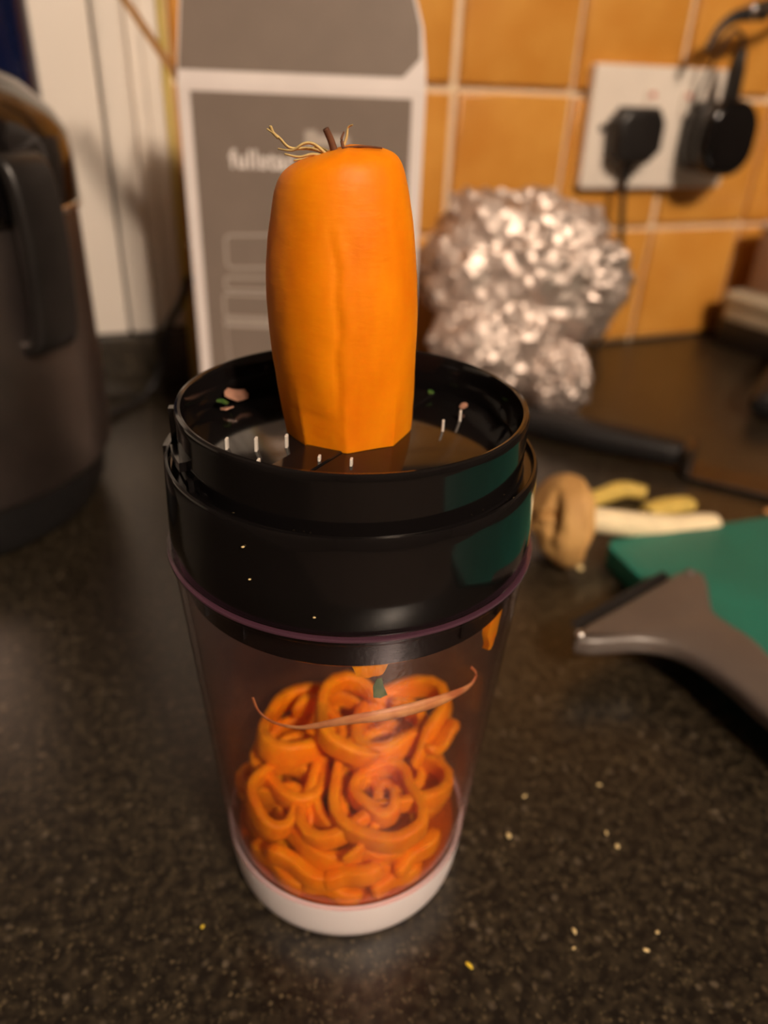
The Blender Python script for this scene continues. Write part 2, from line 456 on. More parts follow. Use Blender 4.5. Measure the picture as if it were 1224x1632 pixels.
# small steel teeth standing in the plate
for (tx, ty, tz) in ((-.0307, -.0003, .0026), (-.0246, -.0033, .0032), (-.0175, -.0034, .0030), (-.0262, -.0120, .0020),
                     (-.0128, -.0135, .0016), (-.0065, -.0170, .0016), (.0215, -.0055, .0026), (.0285, -.0010, .0026)):
    bm = box_bm(-.00030, .00030, -.0007, .0007, .1466, .1470+tz, .0001, 1)
    for v in bm.verts:
        if v.co.z > .1475: v.co.y += .0001
    bmobj('tooth', bm, MT['tooth'], plate, False, loc=(tx, ty, 0), rot=(0, 0, -.5))
# bayonet lock details on the left of the upper ring
def ringblock(name, a0, a1, r0, r1, z0, z1, parent=dev, n=6):
    V, F = [], []
    for k in range(n+1):
        a = az(a0+(a1-a0)*k/n)
        for r, z in ((r0, z0), (r1, z0), (r1, z1), (r0, z1)): V.append((r*math.cos(a), r*math.sin(a), z))
    for k in range(n):
        for q in range(4):
            p = (q+1) % 4; F.append((k*4+q, k*4+p, k*4+4+p, k*4+4+q))
    F += [(0, 1, 2, 3), tuple(n*4+q for q in range(4))]
    bm = bmesh.new(); vs_ = [bm.verts.new(v) for v in V]
    for f in F: bm.faces.new([vs_[i] for i in f])
    bmesh.ops.bevel(bm, geom=[e for e in bm.edges if e.calc_face_angle(0) > .6], offset=.0003, segments=2, affect='EDGES', profile=.5)
    return bmobj(name, bm, MT['black'], parent, True, 40)
ringblock('lock_tab', -72, -58, .0411, .0430, .1458, .1480)
ringblock('lock_rib', -84, -81, .0411, .0430, .1425, .1540)
ringblock('lock_rib', -55, -53, .0411, .0426, .1422, .1450)
ringblock('lock_tab', 108, 122, .0411, .0430, .1458, .1480)
ringblock('grip_notch', -96, -84, .0444, .0456, .1300, .1436)

# ------------------------------------------------------------------ the carrot standing on the blades
HD = Vector((math.sin(YAW), math.cos(YAW), 0))
cb = Vector((AX[0], AX[1], 0))+HD*.0028
car = thing('carrot', 'peeled orange carrot stump standing upright in the spiralizer', 'carrot', (cb.x, cb.y, .1471))
tab = [(.1471, .0150, -.0012), (.1585, .01625, -.0020), (.172, .0169, -.0026), (.182, .0168, -.0029), (.193, .0157, -.0030),
       (.201, .0143, -.0031), (.2055, .0130, -.0031), (.2080, .0112, -.0028), (.2092, .0085, -.0024), (.2097, .0045, -.0018), (.2098, .0, -.0015)]
def interp(z, k):
    for a, b in zip(tab[:-1], tab[1:]):
        if z <= b[0] or b is tab[-1]:
            t = (z-a[0])/(b[0]-a[0]); t = max(0, min(1, t)); return a[k]+(b[k]-a[k])*t
def smoothtab(k):
    return catmull([Vector((t[0], t[k], 0)) for t in tab], 10)
V, F = [], []
NS = 160
rp = catmull([Vector((t[1], t[0]-.1471, t[2])) for t in tab], 10)
rp = rp[:-1]
corners = [math.radians(a) for a in (-72, -38, 2, 47, 92, 140, 185, 232)]   # polygon of knife cuts at the foot
def polyr(a):
    best = None
    for q in range(len(corners)):
        a0, a1 = corners[q], corners[(q+1) % len(corners)]
        if a1 < a0: a1 += 2*PI
        aa = a
        while aa < a0: aa += 2*PI
        while aa >= a0+2*PI: aa -= 2*PI
        if aa <= a1:
            mid = (a0+a1)/2; h = math.cos((a1-a0)/2)
            return h/math.cos(aa-mid)
    return 1
for i, pp in enumerate(rp):
    r, z, c = pp.x, pp.y, pp.z
    tz = z/.0627
    for k in range(NS):
        th_ = 2*PI*k/NS                      # relative to viewing azimuth
        a = VIEW+th_
        ang = (th_+PI) % (2*PI)-PI
        wp = max(0, 1-tz*3.4)
        f = 1+wp*(polyr(ang)*1.015-1)
        f *= 1+.010*math.cos(5*ang+2.2*tz)+.008*math.cos(3*ang+1-3*tz)
        nv = noise.noise(Vector((math.cos(ang)*1.6, math.sin(ang)*1.6, z*70)))
        f *= 1+.012*nv+.005*noise.noise(Vector((math.cos(ang)*5, math.sin(ang)*5, z*260)))
        # long shallow crease down the front face
        ca = math.radians(-9+13*(1-tz)-3*math.sin(tz*8)+1.2*math.sin(tz*31))
        g = math.exp(-((ang-ca)/math.radians(2.4))**2)*(1 if .12 < tz < .78 else 0)*math.sin(max(0, min(1, (tz-.12)/.66))*PI)**.5
        g2 = math.exp(-((ang-ca-math.radians(7))/math.radians(4))**2)*(1 if .12 < tz < .78 else 0)
        f *= 1-.020*g+.010*g2
        # little nick on the left and dents low down
        f *= 1-.05*math.exp(-((ang+math.radians(66))/math.radians(5))**2-((tz-.30)/.012)**2)
        f *= 1-.012*math.exp(-((ang+math.radians(25))/math.radians(22))**2-((tz-.13)/.02)**2)
        f *= 1-.015*math.exp(-((ang-math.radians(55))/math.radians(8))**2-((tz-.80)/.05)**2)
        rr = r*f
        # top slopes down to the left
        dz = 0
        if tz > .85: dz = -.0035*(tz-.85)/.15*max(0, -math.sin(ang))*1.0*(rr/.013)
        V.append((rgt0.x*c+rr*math.cos(a), rgt0.y*c+rr*math.sin(a), z+dz))
n = len(rp)
for i in range(n-1):
    for k in range(NS):
        l = (k+1) % NS; F.append((i*NS+k, i*NS+l, (i+1)*NS+l, (i+1)*NS+k))
F.append(tuple(range(NS))[::-1]); F.append(tuple((n-1)*NS+k for k in range(NS)))
sharpen(mobj('flesh', V, F, MT['carrot'], car), 50)
def cl(x, d, z):   # carrot-local point: x to the right, d away from photographer, z up
    return rgt0*x+HD*d+Vector((0, 0, z-.1471))
def strip(name, pts, r0, m, parent, ry=None, tip=.4):
    V, F = sweep(catmull(pts, 6), circ(r0, 6, ry), Vector((0, .3, 1)), lambda t: 1-(1-tip)*t)
    return mobj(name, V, F, m, parent)
stub = strip('stem_stub', [cl(-.0046, -.001, .2078), cl(-.0055, -.001, .2105), cl(-.0066, -.0015, .2128)], .00085, MT['stemb'], car, None, .8)
tag(stub, 'short dark brown stem stub')
strip('stem_fibre', [cl(-.0035, .001, .2085), cl(-.0025, .001, .2112), cl(-.0022, .001, .2130), cl(-.0012, .0, .2136)], .00035, MT['rootlet'], car)
strip('stem_fibre', [cl(-.003, .0, .2090), cl(-.0035, .0005, .2108), cl(-.0030, .001, .2122)], .00045, MT['stemb'], car)
strip('stem_fibre', [cl(-.003, -.004, .2094), cl(.001, -.0045, .2100), cl(.0050, -.004, .2098)], .00050, MT['stemb'], car, .0003, .6)
for pts in ([(-.0060, .000, .2080), (-.0100, .001, .2088), (-.0142, .001, .2088), (-.0165, .0005, .2108), (-.0188, .0005, .2122)],
            [(-.0060, -.001, .2076), (-.0090, -.001, .2098), (-.0112, -.001, .2098), (-.0135, -.001, .2085), (-.0165, .0, .2086)],
            [(-.0055, -.002, .2074), (-.0090, -.002, .2080), (-.0120, -.002, .2074), (-.0150, -.0015, .2078)],
            [(-.0070, .001, .2074), (-.0105, .001, .2070), (-.0135, .001, .2064)],
            [(-.0165, .0005, .2106), (-.0176, .0005, .2116), (-.0180, .0, .2128)],
            [(-.0058, .002, .2080), (-.0085, .003, .2090), (-.0105, .003, .2084)]):
    tag(strip('root_fibre', [cl(*p) for p in pts], .00060, MT['rootlet'], car, .00036, .5), None)

# ------------------------------------------------------------------ carrot ribbons in the cup
rb = random.Random(11)
RG = 'carrot ribbons heaped in the clear cup'
def ribbon(center, r0, r1, turns, a0, tiltx, tilty, wid, thk, wav, label, closed_label=None, sx=1., sy=1.):
    P = []
    N_ = max(14, int(turns*26))
    Rm = Matrix.Rotation(tiltx, 3, 'X') @ Matrix.Rotation(tilty, 3, 'Y')
    for k in range(N_+1):
        t = k/N_; a = a0+turns*2*PI*t; r = r0+(r1-r0)*t
        ph = a0*7.3
        r *= 1+.16*math.sin(2*a+ph)+.10*math.sin(3.3*a+ph*2)
        p = Vector((r*math.cos(a)*sx, r*math.sin(a)*sy, wav*math.sin(a*1.7+a0*3)+.0016*math.sin(a*.8+ph)))
        p = Rm @ p + Vector(center)
        # keep inside the cup
        lim = cupR(max(.016, p.z))-.0021-thk*.75
        q = math.hypot(p.x, p.y)
        if q > lim: p.x *= lim/q; p.y *= lim/q
        p.z = max(p.z, .0118+wid*.55)
        P.append(p)
    nn = Rm @ Vector((0, 0, 1))
    sect = [(thk*.5*math.copysign(abs(math.cos(a))**.35, math.cos(a)), wid*.5*math.copysign(abs(math.sin(a))**.35, math.sin(a))) for a in [2*PI*(k+.5)/12 for k in range(12)]]
    V, F = sweep(P, sect, nn, lambda t: min(1, .45+6*min(t, 1-t)))
    o = mobj('carrot_ribbon', V, F, MT['ribbon'], loc=(AX[0], AX[1], 0))
    tag(o, label, 'carrot ribbon', RG)
    return o
def lc(x, d, z):       # cup-local: x right, d away from the photographer
    v = rgt0*x+HD*d; return (v.x, v.y, z)
LAYER = ('lowest layer', 'second layer', 'middle layer', 'fourth layer', 'upper layer')
SIDE = ('at the front', 'on the right', 'at the back', 'on the left')
for lay in range(5):
    z = .0165+lay*.0047
    for q in range(4):
        a = az(90*q)+rb.uniform(-.25, .25)+.3*(lay % 2)
        d = rb.uniform(.014, .019)
        zz_ = z-(.003 if q == 2 else 0)
        ribbon((d*math.cos(a), d*math.sin(a), zz_+rb.uniform(-.0008, .0008)), rb.uniform(.015, .018), rb.uniform(.004, .008), rb.uniform(1.3, 1.9), rb.uniform(0, 6.28),
               rb.uniform(-.22, .22), rb.uniform(-.22, .22), .0064, .0032, .0014, 'carrot curl in the %s of the heap in the cup, %s' % (LAYER[lay], SIDE[q]))
# strips lying against the front of the cup near the base
ORD = ('leftmost of the lower row', 'second of the lower row', 'rightmost of the lower row', 'left of the upper row', 'middle of the upper row', 'right of the upper row')
for q, (a_, z, ln) in enumerate(((-36, .0178, .62), (-4, .0172, .5), (30, .0182, .5), (-22, .0245, .6), (6, .0250, .5), (42, .0245, .5))):
    P = []
    for k in range(15):
        aa = az(a_)+ln*(k/14-.5)
        zz = z+(.0022 if a_ < 0 else -.0016)*(k/14-.5)*-2+.0006*math.sin(k/14*3+q)
        r = cupR(zz)-.0046-.0016*math.sin(k/14*PI*1.3)**2
        P.append(Vector((r*math.cos(aa), r*math.sin(aa), zz)))
    sect = [(.0019*math.copysign(abs(math.cos(a))**.35, math.cos(a)), .0029*math.copysign(abs(math.sin(a))**.35, math.sin(a))) for a in [2*PI*(k+.5)/12 for k in range(12)]]
    V, F = sweep(P, sect, Vector((0, 0, 1)), lambda t: min(1, .6+6*min(t, 1-t)))
    o = mobj('carrot_ribbon', V, F, MT['ribbon'], loc=(AX[0], AX[1], 0))
    tag(o, 'carrot strip against the cup wall above the white base, '+ORD[q], 'carrot ribbon', RG)
# the curls on top of the heap
ribbon(lc(.0110, -.0165, .0385), .0175, .0035, 1.75, az(200), .14, -.10, .0076, .0034, .0008, 'tightly wound carrot curl on top of the heap, right of centre in the cup')
ribbon(lc(-.0195, -.0165, .0350), .0125, .0050, 1.35, az(60), .14, .16, .0066, .0030, .0006, 'small looped carrot curl at the front left of the heap in the cup')
ribbon(lc(-.0130, .0060, .0420), .0170, .0075, 1.35, az(120), -.05, .22, .0080, .0036, .0016, 'wide carrot curl on the left back of the heap in the cup')
ribbon(lc(.0140, .0090, .0420), .0175, .0070, 1.45, az(20), -.10, -.16, .0080, .0036, .0016, 'wide carrot curl on the right back of the heap in the cup')
ribbon(lc(.0020, .0010, .0480), .0160, .0090, .70, az(150), .25, .10, .0076, .0036, .001, 'short carrot arc lying across the top of the heap in the cup')
ribbon(lc(.0290, .0030, .0500), .0080, .0060, .35, az(-30), 1.2, .5, .0045, .0028, .0, 'single carrot strip end sticking up along the right cup wall')

tag(lathe('carrot_juice', [(0, .01125), (.0330, .01125), (.0343, .0125), (.0347, .0140), (0, .0140)], MT['juice'], None, 64, loc=(AX[0], AX[1], 0)),
    'thin pool of orange-red carrot juice at the bottom of the clear cup', 'juice')

def cupwall(xs, inset, sub=8):   # points given as (degrees right of facing side, height) on the inside of the cup
    P = []
    for a_, z in xs:
        r = cupR(z)-.0016-inset; P.append(Vector((r*math.cos(az(a_)), r*math.sin(az(a_)), z)))
    return catmull(P, sub)
# curved red-brown peel strip stuck on the inside
PEEL = [(-30.5, .0935), (-28.5, .0895), (-23, .0878), (-14.9, .0884), (-8.4, .0901), (3.7, .0932), (15.8, .0940), (31.4, .0938), (42.4, .0928), (49.5, .0922), (52, .0945), (47.5, .0990)]
V, F = sweep(cupwall(PEEL, .0006, 8), circ(.0005, 8, .0011), Vector((0, 0, 1)), lambda t: .35+1.4*math.exp(-((t-.58)/.20)**2))
tag(mobj('peel_strip', V, F, MT['peel'], loc=(AX[0], AX[1], 0)), 'long thin reddish carrot peel stuck across the inside of the clear cup', 'peel')

def flake(name, P2, thk, m, loc, rot, label, cat, group=None, bend=0.0, parent=None):
    """small curved flake cut from an outline"""
    bm = bmesh.new()
    vs_ = [bm.verts.new((x, y, 0)) for x, y in P2]; bm.faces.new(vs_)
    bmesh.ops.triangulate(bm, faces=bm.faces); bmesh.ops.subdivide_edges(bm, edges=bm.edges, cuts=2, use_grid_fill=True)
    for v in bm.verts: v.co.z = bend*(v.co.x**2+.3*v.co.x*v.co.y)+.15*thk*math.sin(v.co.x*4000)
    r = bmesh.ops.extrude_face_region(bm, geom=bm.faces[:])
    bmesh.ops.translate(bm, verts=[g for g in r['geom'] if isinstance(g, bmesh.types.BMVert)], vec=(0, 0, thk))
    o = bmobj(name, bm, m, parent, True, 50, loc, rot)
    if label: tag(o, label, cat, group)
    return o
def wallpos(a_, z, inset):
    r = cupR(z)-.0016-inset
    return (AX[0]+r*math.cos(az(a_)), AX[1]+r*math.sin(az(a_)), z)
flake('leaf_scrap', [(-.0012, -.0026), (.0004, -.0030), (.0020, -.0022), (.0010, .0006), (.0006, .0028), (-.0006, .0026), (-.0014, .0006)], .0003, MT['leaf'],
      wallpos(12, .1030, .0008), (PI/2, 0, az(12)+PI/2), 'small dark green leaf scrap stuck inside the clear cup', 'leaf scrap', bend=20)
flake('carrot_scrap', [(-.0040, .001), (-.0028, -.0022), (.0, -.0030), (.0030, -.0022), (.0042, .001), (.002, .0022), (-.002, .0022)], .0012, MT['ribbon'],
      wallpos(9, .1085, .0030), (PI/2, 0, az(9)+PI/2), 'carrot piece hanging just below the black collar at the front of the cup', 'carrot scrap', bend=12)
flake('carrot_scrap', [(-.0030, .0052), (-.0036, .0), (-.0022, -.0055), (.0008, -.0062), (.0030, -.001), (.0034, .0050)], .0016, MT['ribbon'],
      wallpos(61, .1050, .0026), (PI/2, 0, az(61)+PI/2), 'carrot piece pressed to the right side of the cup under the collar', 'carrot scrap', bend=12)

# scraps lying inside the collar
sc = [(-.0223, .0270, .35, 'onionish pale pink vegetable scrap at the back left inside the collar', .0034), ]
def blob2(rad, n, seed):
    r_ = random.Random(seed)
    return [(rad*r_.uniform(.6, 1.1)*math.cos(2*PI*k/n), rad*.7*r_.uniform(.6, 1.1)*math.sin(2*PI*k/n)) for k in range(n)]
for q, (x, y, z, rad, m, lab) in enumerate((
        (-.0226, .0272, .1490, .0044, 'scrap', 'pinkish vegetable skin scrap at the back left inside the black collar'),
        (-.0268, .0240, .1486, .0028, 'leaf', 'thin green leaf scrap at the back left inside the black collar'),
        (-.0262, .0215, .1478, .0018, 'scrap', 'tiny reddish scrap in front of the pink one inside the collar'),
        (.0330, .0060, .1476, .0017, 'scrap', 'small pink scrap at the right inside the black collar'),
        (.0290, .0180, .1476, .0013, 'leaf', 'small green scrap right behind the carrot inside the collar'))):
    flake('vegetable_scrap', blob2(rad, 8, q+3), .0003, MT[m], (AX[0]+x, AX[1]+y, z), (.35 if q < 2 else .1, .2, q*1.3), lab, 'vegetable scrap', 'vegetable scraps inside the collar', bend=60)

# ------------------------------------------------------------------ product box behind
BX = thing('cardboard_box', 'open grey and white product box printed with a brand word, behind the spiralizer', 'box', (.0670, .4492, 0), -YAW)
BW, BD, BH, TH = .1253, .100, .2165, .0009
bm = bmesh.new()
def addbox(bm, x0, x1, y0, y1, z0, z1):
    b = box_bm(x0, x1, y0, y1, z0, z1); me = bpy.data.meshes.new('t'); b.to_mesh(me); b.free(); bm.from_mesh(me); bpy.data.meshes.remove(me)
for nm, ext in (('front_panel', (0, BW, 0, TH, .0004, BH)), ('back_panel', (0, BW, BD-TH, BD, .0004, BH)), ('side_panel', (0, TH, TH, BD-TH, .0004, BH)),
                ('side_panel', (BW-TH, BW, TH, BD-TH, .0004, BH)), ('bottom_panel', (TH, BW-TH, TH, BD-TH, .0004, .0004+TH))):
    o = bmobj(nm, box_bm(*ext), MT['card'], BX, False)
    if nm == 'front_panel': front = o
def flat(name, pts, m, parent, y=-.00015, th=.0001):
    """thin printed shape on the front (x,z) plane"""
    bm = prism_bm(pts, 0, th)
    for v in bm.verts: v.co = (v.co.x, y-v.co.z, v.co.y)
    return bmobj(name, bm, m, parent, False)
flat('printed_panel', [(.0063, .006), (.1185, .006), (.1185, .2132), (.0063, .2132)], MT['grey'], front, -.00005)
def outline(name, pts, wd, m, parent, closed=True, y=-.0002):
    V, F = [], []
    n = len(pts)
    P = [Vector(p) for p in pts]
    for i in range(n):
        a = P[i-1] if (closed or i > 0) else P[i]; b = P[(i+1) % n] if (closed or i < n-1) else P[i]
        t = (b-a).normalized(); s = Vector((-t.y, t.x))
        for k in (-1, 1): q = P[i]+s*wd*.5*k; V.append((q.x, y, q.y))
    for i in range(n if closed else n-1):
        j = (i+1) % n; F.append((2*i, 2*i+1, 2*j+1, 2*j))
    return mobj(name, V, F, m, parent, False)
pr = dict(m=MT['inkg'], parent=front)
def rr2(x0, x1, z0, z1, r): return rrect(x1-x0, z1-z0, r, 4, (x0+x1)/2, (z0+z1)/2)
outline('printed_drawing', [(x, z+.04*(x-.02)) for x, z in rr2(.0195, .090, .1265, .1440, .003)], .0011, **pr)
outline('printed_drawing', [(x, z+.02*(x-.02)) for x, z in rr2(.0180, .092, .1145, .1215, .002)], .0010, **pr)
outline('printed_drawing', rr2(.0165, .094, .0990, .1120, .002), .0010, **pr)
outline('printed_drawing', rr2(.0160, .0945, .0950, .0975, .001), .0009, **pr)
outline('printed_drawing', [(.0165, .094), (.0185, .060), (.022, .030), (.088, .030), (.092, .060), (.094, .094)], .0011, **pr)
# lettering
cu = bpy.data.curves.new('lettering', 'FONT'); cu.body = 'fullstar'; cu.size = .0125; cu.extrude = .00004; cu.offset = .00034; cu.space_character = 1.12
to = bpy.data.objects.new('lettering_src', cu); S.collection.objects.link(to)
bpy.context.view_layer.update()
me = bpy.data.meshes.new_from_object(to.evaluated_get(bpy.context.evaluated_depsgraph_get()))
bpy.data.objects.remove(to)
xs = [v.co.x for v in me.vertices]; wd = max(xs)-min(xs)
me.materials.clear(); me.materials.append(MT['ink'])
lt = bpy.data.objects.new('lettering', me); link(lt, front)
lt.scale = (.0345/wd, 1.0, 1); lt.location = (.0245, -.00025, .1782); lt.rotation_euler = (PI/2, 0, 0)
flat('printed_mark', [(.0640, .1898), (.0870, .1902), (.0870, .1952), (.0705, .1952), (.0700, .1975), (.0640, .1972)], MT['inkg'], front, -.0002)
# raised front flap
FZ = BH
bm = prism_bm([(.0002, 0), (BW-.0002, 0), (BW-.0006, .0100), (BW-.0030, .0280), (BW-.0085, .0440), (BW-.016, .062), (.012, .062), (.0045, .044), (.0010, .012)], 0, TH)
for v in bm.verts: v.co = (v.co.x, v.co.z+v.co.y*.10, v.co.y+FZ)
fl = bmobj('top_flap', bm, MT['card'], BX, False)
bm = prism_bm([(.0012, .0060), (BW-.0120, .0060), (BW-.0035, .0145), (BW-.0045, .0280), (BW-.0095, .0438), (BW-.017, .0615), (.013, .0615), (.0055, .044), (.0018, .012)], 0, .0001)
for v in bm.verts: v.co = (v.co.x, -v.co.z-.00006+v.co.y*.10, v.co.y+FZ)
bmobj('printed_panel', bm, MT['grey'], fl, False)
# side dust flap, folded up and outwards
bm = prism_bm([(0, .002), (.062, .004), (.062, .016), (0, .020)], 0, TH)
bmobj('side_flap', bm, MT['kraft'], BX, False, loc=(0, 0, BH), rot=(0, -PI+math.radians(55), 0))

# ------------------------------------------------------------------ crumpled foil
def crumple(name, parts, m, label, cat, seed):
    bm = bmesh.new()
    for (c, rad, off) in parts:
        b = bmesh.new(); bmesh.ops.create_icosphere(b, subdivisions=5, radius=1)
        rr = random.Random(seed+off)
        pts = [Vector((rr.gauss(0, 1), rr.gauss(0, 1), rr.gauss(0, 1))).normalized() for _ in range(150)]
        hs = [rr.uniform(.88, 1.08) for _ in pts]
        for v in b.verts:
            d = v.co.normalized()
            # sharp folds: lower envelope of random planes + fine ridges
            e = min(h/max(.15, d.dot(p)) for p, h in zip(pts, hs) if d.dot(p) > .3)
            nn = noise.noise(d*3+Vector((off, 0, 0)))*.13
            rid = abs(noise.noise(d*9+Vector((0, off, 0))))*.13+abs(noise.noise(d*22))*.035
            r_ = min(e, 1.12)*(.98+nn)+rid-.04
            v.co = Vector((d.x*rad[0], d.y*rad[1], d.z*rad[2]))*r_
        bmesh.ops.rotate(b, verts=b.verts, cent=(0, 0, 0), matrix=Matrix.Rotation(-YAW, 3, 'Z'))
        bmesh.ops.translate(b, verts=b.verts, vec=c)
        me = bpy.data.meshes.new('t'); b.to_mesh(me); b.free(); bm.from_mesh(me); bpy.data.meshes.remove(me)
    zmin = min(v.co.z for v in bm.verts)
    for v in bm.verts: v.co.z += -zmin+.0005
    o = bmobj(name, bm, m, None, False)
    return tag(o, label, cat)
crumple('foil_parcel', [((.3100, .4950, .0950), (.080, .052, .062), 0), ((.3230, .4500, .0300), (.026, .024, .031), 7), ((.290, .4850, .055), (.050, .042, .052), 13)],
        MT['foil'], 'crumpled silver foil parcel standing against the tiles', 'foil', 21)

# ------------------------------------------------------------------ socket, plugs, cables
SX, SZ = .5000, .1915
sk = thing('wall_socket', 'white double wall socket with red-marked switches on the tiles', 'socket', (SX, WALL-.0068, SZ))
def wallprism(name, pts, y0, y1, m, parent, bev=0, seg=3, smooth=True):
    """outline (x,z) extruded from y0 (wall side) out to -y1"""
    bm = prism_bm(pts, 0, y1-y0, bev, seg)
    for v in bm.verts: v.co = (v.co.x, -(v.co.z+y0), v.co.y)
    return bmobj(name, bm, m, parent, smooth, 40)
wallprism('faceplate', rrect(.155, .094, .004, 4), 0, .0095, MT['plate'], sk, .0015)
for sx in (-.019, .019):
    sw = wallprism('switch', rrect(.011, .021, .0015, 3, sx, .020), .0095, .0120, MT['plate'], sk, .0008)
    wallprism('switch_mark', rrect(.006, .004, .001, 2, sx, .026), .0120, .0122, MT['red'], sw)
for sx in (-.064, .064): wallprism('screw', circ(.003, 12), .0095, .0102, MT['steel'], sk) if False else wallprism('screw', [(sx+a, b) for a, b in circ(.003, 12)], .0095, .0102, MT['steel'], sk)
# left plug
pl = thing('power_plug', 'black three-pin plug with its cord hanging down, in the left socket', 'plug', (.4620, WALL-.0168, .1860))
wallprism('plug_body', [(-.024, .012), (-.015, .0225), (.017, .0225), (.0245, .012), (.0245, -.010), (.014, -.020), (-.010, -.0225), (-.0215, -.014)], 0, .021, MT['matblack'], pl, .006, 4)
wallprism('cord_guard', [(-.006, -.010), (.006, -.010), (.0035, -.034), (-.0035, -.034)], .004, .013, MT['matblack'], pl, .002, 3)
V, F = sweep(catmull([(0, -.0085, -.030), (.001, -.009, -.050), (.006, -.008, -.075), (.013, -.006, -.105), (.013, -.004, -.150), (.005, -.003, -.1845)], 8), circ(.0026, 10), Vector((0, 1, 0)))
mobj('cord', V, F, MT['rubber'], pl)
# right adapter
ad = thing('charger_adapter', 'rounded black charger adapter in the right socket with a lead on top', 'adapter', (.5420, WALL-.0168, .1870))
wallprism('adapter_base', rrect(.050, .056, .018, 8), 0, .022, MT['matblack'], ad, .004, 3)
wallprism('adapter_body', rrect(.056, .060, .024, 8), .022, .040, MT['black'], ad, .007, 4)
wallprism('lead_plug', [(-.006, .026), (.006, .026), (.0055, .050), (.0025, .066), (-.0025, .066), (-.0055, .050)], .020, .031, MT['matblack'], ad, .002, 3)
V, F = sweep(catmull([(0, -.026, .062), (-.003, -.027, .074), (-.014, -.027, .078), (-.022, -.024, .062), (-.021, -.012, .035), (-.020, -.004, .012)], 8), circ(.0016, 8), Vector((0, 1, 0)))
mobj('lead', V, F, MT['rubber'], ad)
# cable with silver connector above
cc = thing('cable_connector', 'black cable end with a shiny silver connector at the top right', 'cable', (.5300, .5660, .2600))
V, F = sweep(catmull([(-.030, 0, -.010), (-.022, 0, .004), (-.010, 0, .013), (.004, 0, .016), (.022, 0, .018)], 8), circ(.0052, 10, .0035), Vector((0, 1, 0)), lambda t: .55+.6*t)
mobj('cable', V, F, MT['rubber'], cc)
V, F = sweep(catmull([(.004, 0, .0175), (.022, 0, .0215), (.045, 0, .024)], 6), circ(.0065, 12, .005), Vector((0, 1, 0)))
mobj('connector', V, F, MT['chrome'], cc)
V, F = sweep(catmull([(.040, 0, .0235), (.080, .020, .035), (.100, .030, .10), (.105, .036, .20)], 8), circ(.003, 8), Vector((0, 1, 0)))
mobj('cable', V, F, MT['rubber'], cc)

# ------------------------------------------------------------------ cooker on the left
ck = thing('pressure_cooker', 'dark steel electric cooker with black domed lid beside the white panel', 'cooker', (-.088, .458, 0))
lathe('base', [(0, .0006), (.080, .0006), (.088, .003), (.093, .012), (.095, .030), (0, .030)], MT['rubber'], ck, 96)
body = lathe('body', [(0, .030), (.096, .030), (.0995, .034), (.100, .060), (.100, .158), (.0985, .161), (0, .161)], MT['dsteel'], ck, 128)
lid = lathe('lid', [(0, .161), (.0995, .161), (.1015, .164), (.1015, .186), (.1005, .194), (.095, .203), (.082, .215), (.062, .227), (.036, .236), (0, .240)], MT['black'], ck, 128)
lathe('trim_ring', [(.1012, .1600), (.1022, .1608), (.1022, .1632), (.1012, .1640)], MT['chrome'], ck, 128, True)
lk = lathe('lid_knob', [(0, .237), (.018, .237), (.020, .244), (.024, .256), (.020, .262), (0, .264)], MT['matblack'], ck, 48)
# side handle with curved grip on the side facing the box
ha = math.radians(-42)
def ckp(a, r, z): return Vector((r*math.cos(a), r*math.sin(a), z))
V, F = sweep(catmull([ckp(ha, .097, .186), ckp(ha, .106, .183), ckp(ha, .1095, .165), ckp(ha, .1090, .130), ckp(ha, .106, .110), ckp(ha, .098, .106)], 8),
             [(a, b) for a, b in rrect(.026, .008, .003, 3)], lambda t, p: Vector((p.x, p.y, 0)).normalized()+Vector((0, 0, .001)))
sharpen(mobj('handle', V, F, MT['matblack'], ck), 50)
# dark blue bottle behind
lathe('blue_bottle', [(0, .0006), (.024, .0006), (.026, .003), (.026, .290), (.024, .302), (.012, .318), (.010, .324), (.010, .350), (.012, .352), (.012, .362), (0, .362)], MT['navy'], None, 64,
      loc=(-.0222, .5685, 0))
tag(bpy.data.objects['blue_bottle'], 'tall dark blue glossy bottle behind the cooker at the top left', 'bottle')
# black cable behind the box
tag(tube('power_cable', [(.0850, .588, .090), (.0760, .588, .0700), (.0660, .588, .0540), (.0600, .588, .0300), (.0480, .585, .0085), (.0330, .570, .0030), (.0180, .555, .0030), (.0080, .538, .0030)], .0028, MT['rubber'], up=Vector((0, 1, .2))),
    'black cable trailing along the upstand behind the box', 'cable')

# ------------------------------------------------------------------ green board, peeler
bd = prism_bm(rrect(.185, .34, .010, 6, .0925, -.170), 0.0005, .0125, .0012, 2)
tag(bmobj('cutting_board', bd, MT['green'], None, True, 40, loc=(.2430, .2780, 0), rot=(0, 0, math.radians(-4.5))),
    'green plastic cutting board at the right edge of the worktop', 'cutting board')
pe = thing('vegetable_peeler', 'grey plastic Y-shaped vegetable peeler lying across the green board corner', 'peeler', (.2150, .1900, .0135))
PO = [(.1735, .2015), (.1790, .2075), (.2040, .2150), (.2360, .2245), (.2480, .2285), (.2580, .2275), (.2600, .2215), (.2510, .2085), (.2440, .1985), (.2440, .1900), (.2460, .1770), (.2440, .1630),
      (.2460, .1450), (.2470, .1250), (.2440, .1020), (.2330, .0940), (.2210, .1020), (.2180, .1250), (.2170, .1450), (.2170, .1600), (.2150, .1740), (.2110, .1840), (.2040, .1900), (.1960, .1935), (.1800, .1975)]
PO2 = [Vector((x-.2150, y-.1900, 0)) for x, y in PO]
PC = [(p.x, p.y) for p in catmull(PO2+[PO2[0]], 3)][:-1]
bm = prism_bm(PC, 0, .0095, .0034, 4)
bmobj('handle', bm, MT['peeler'], pe, True, 45)
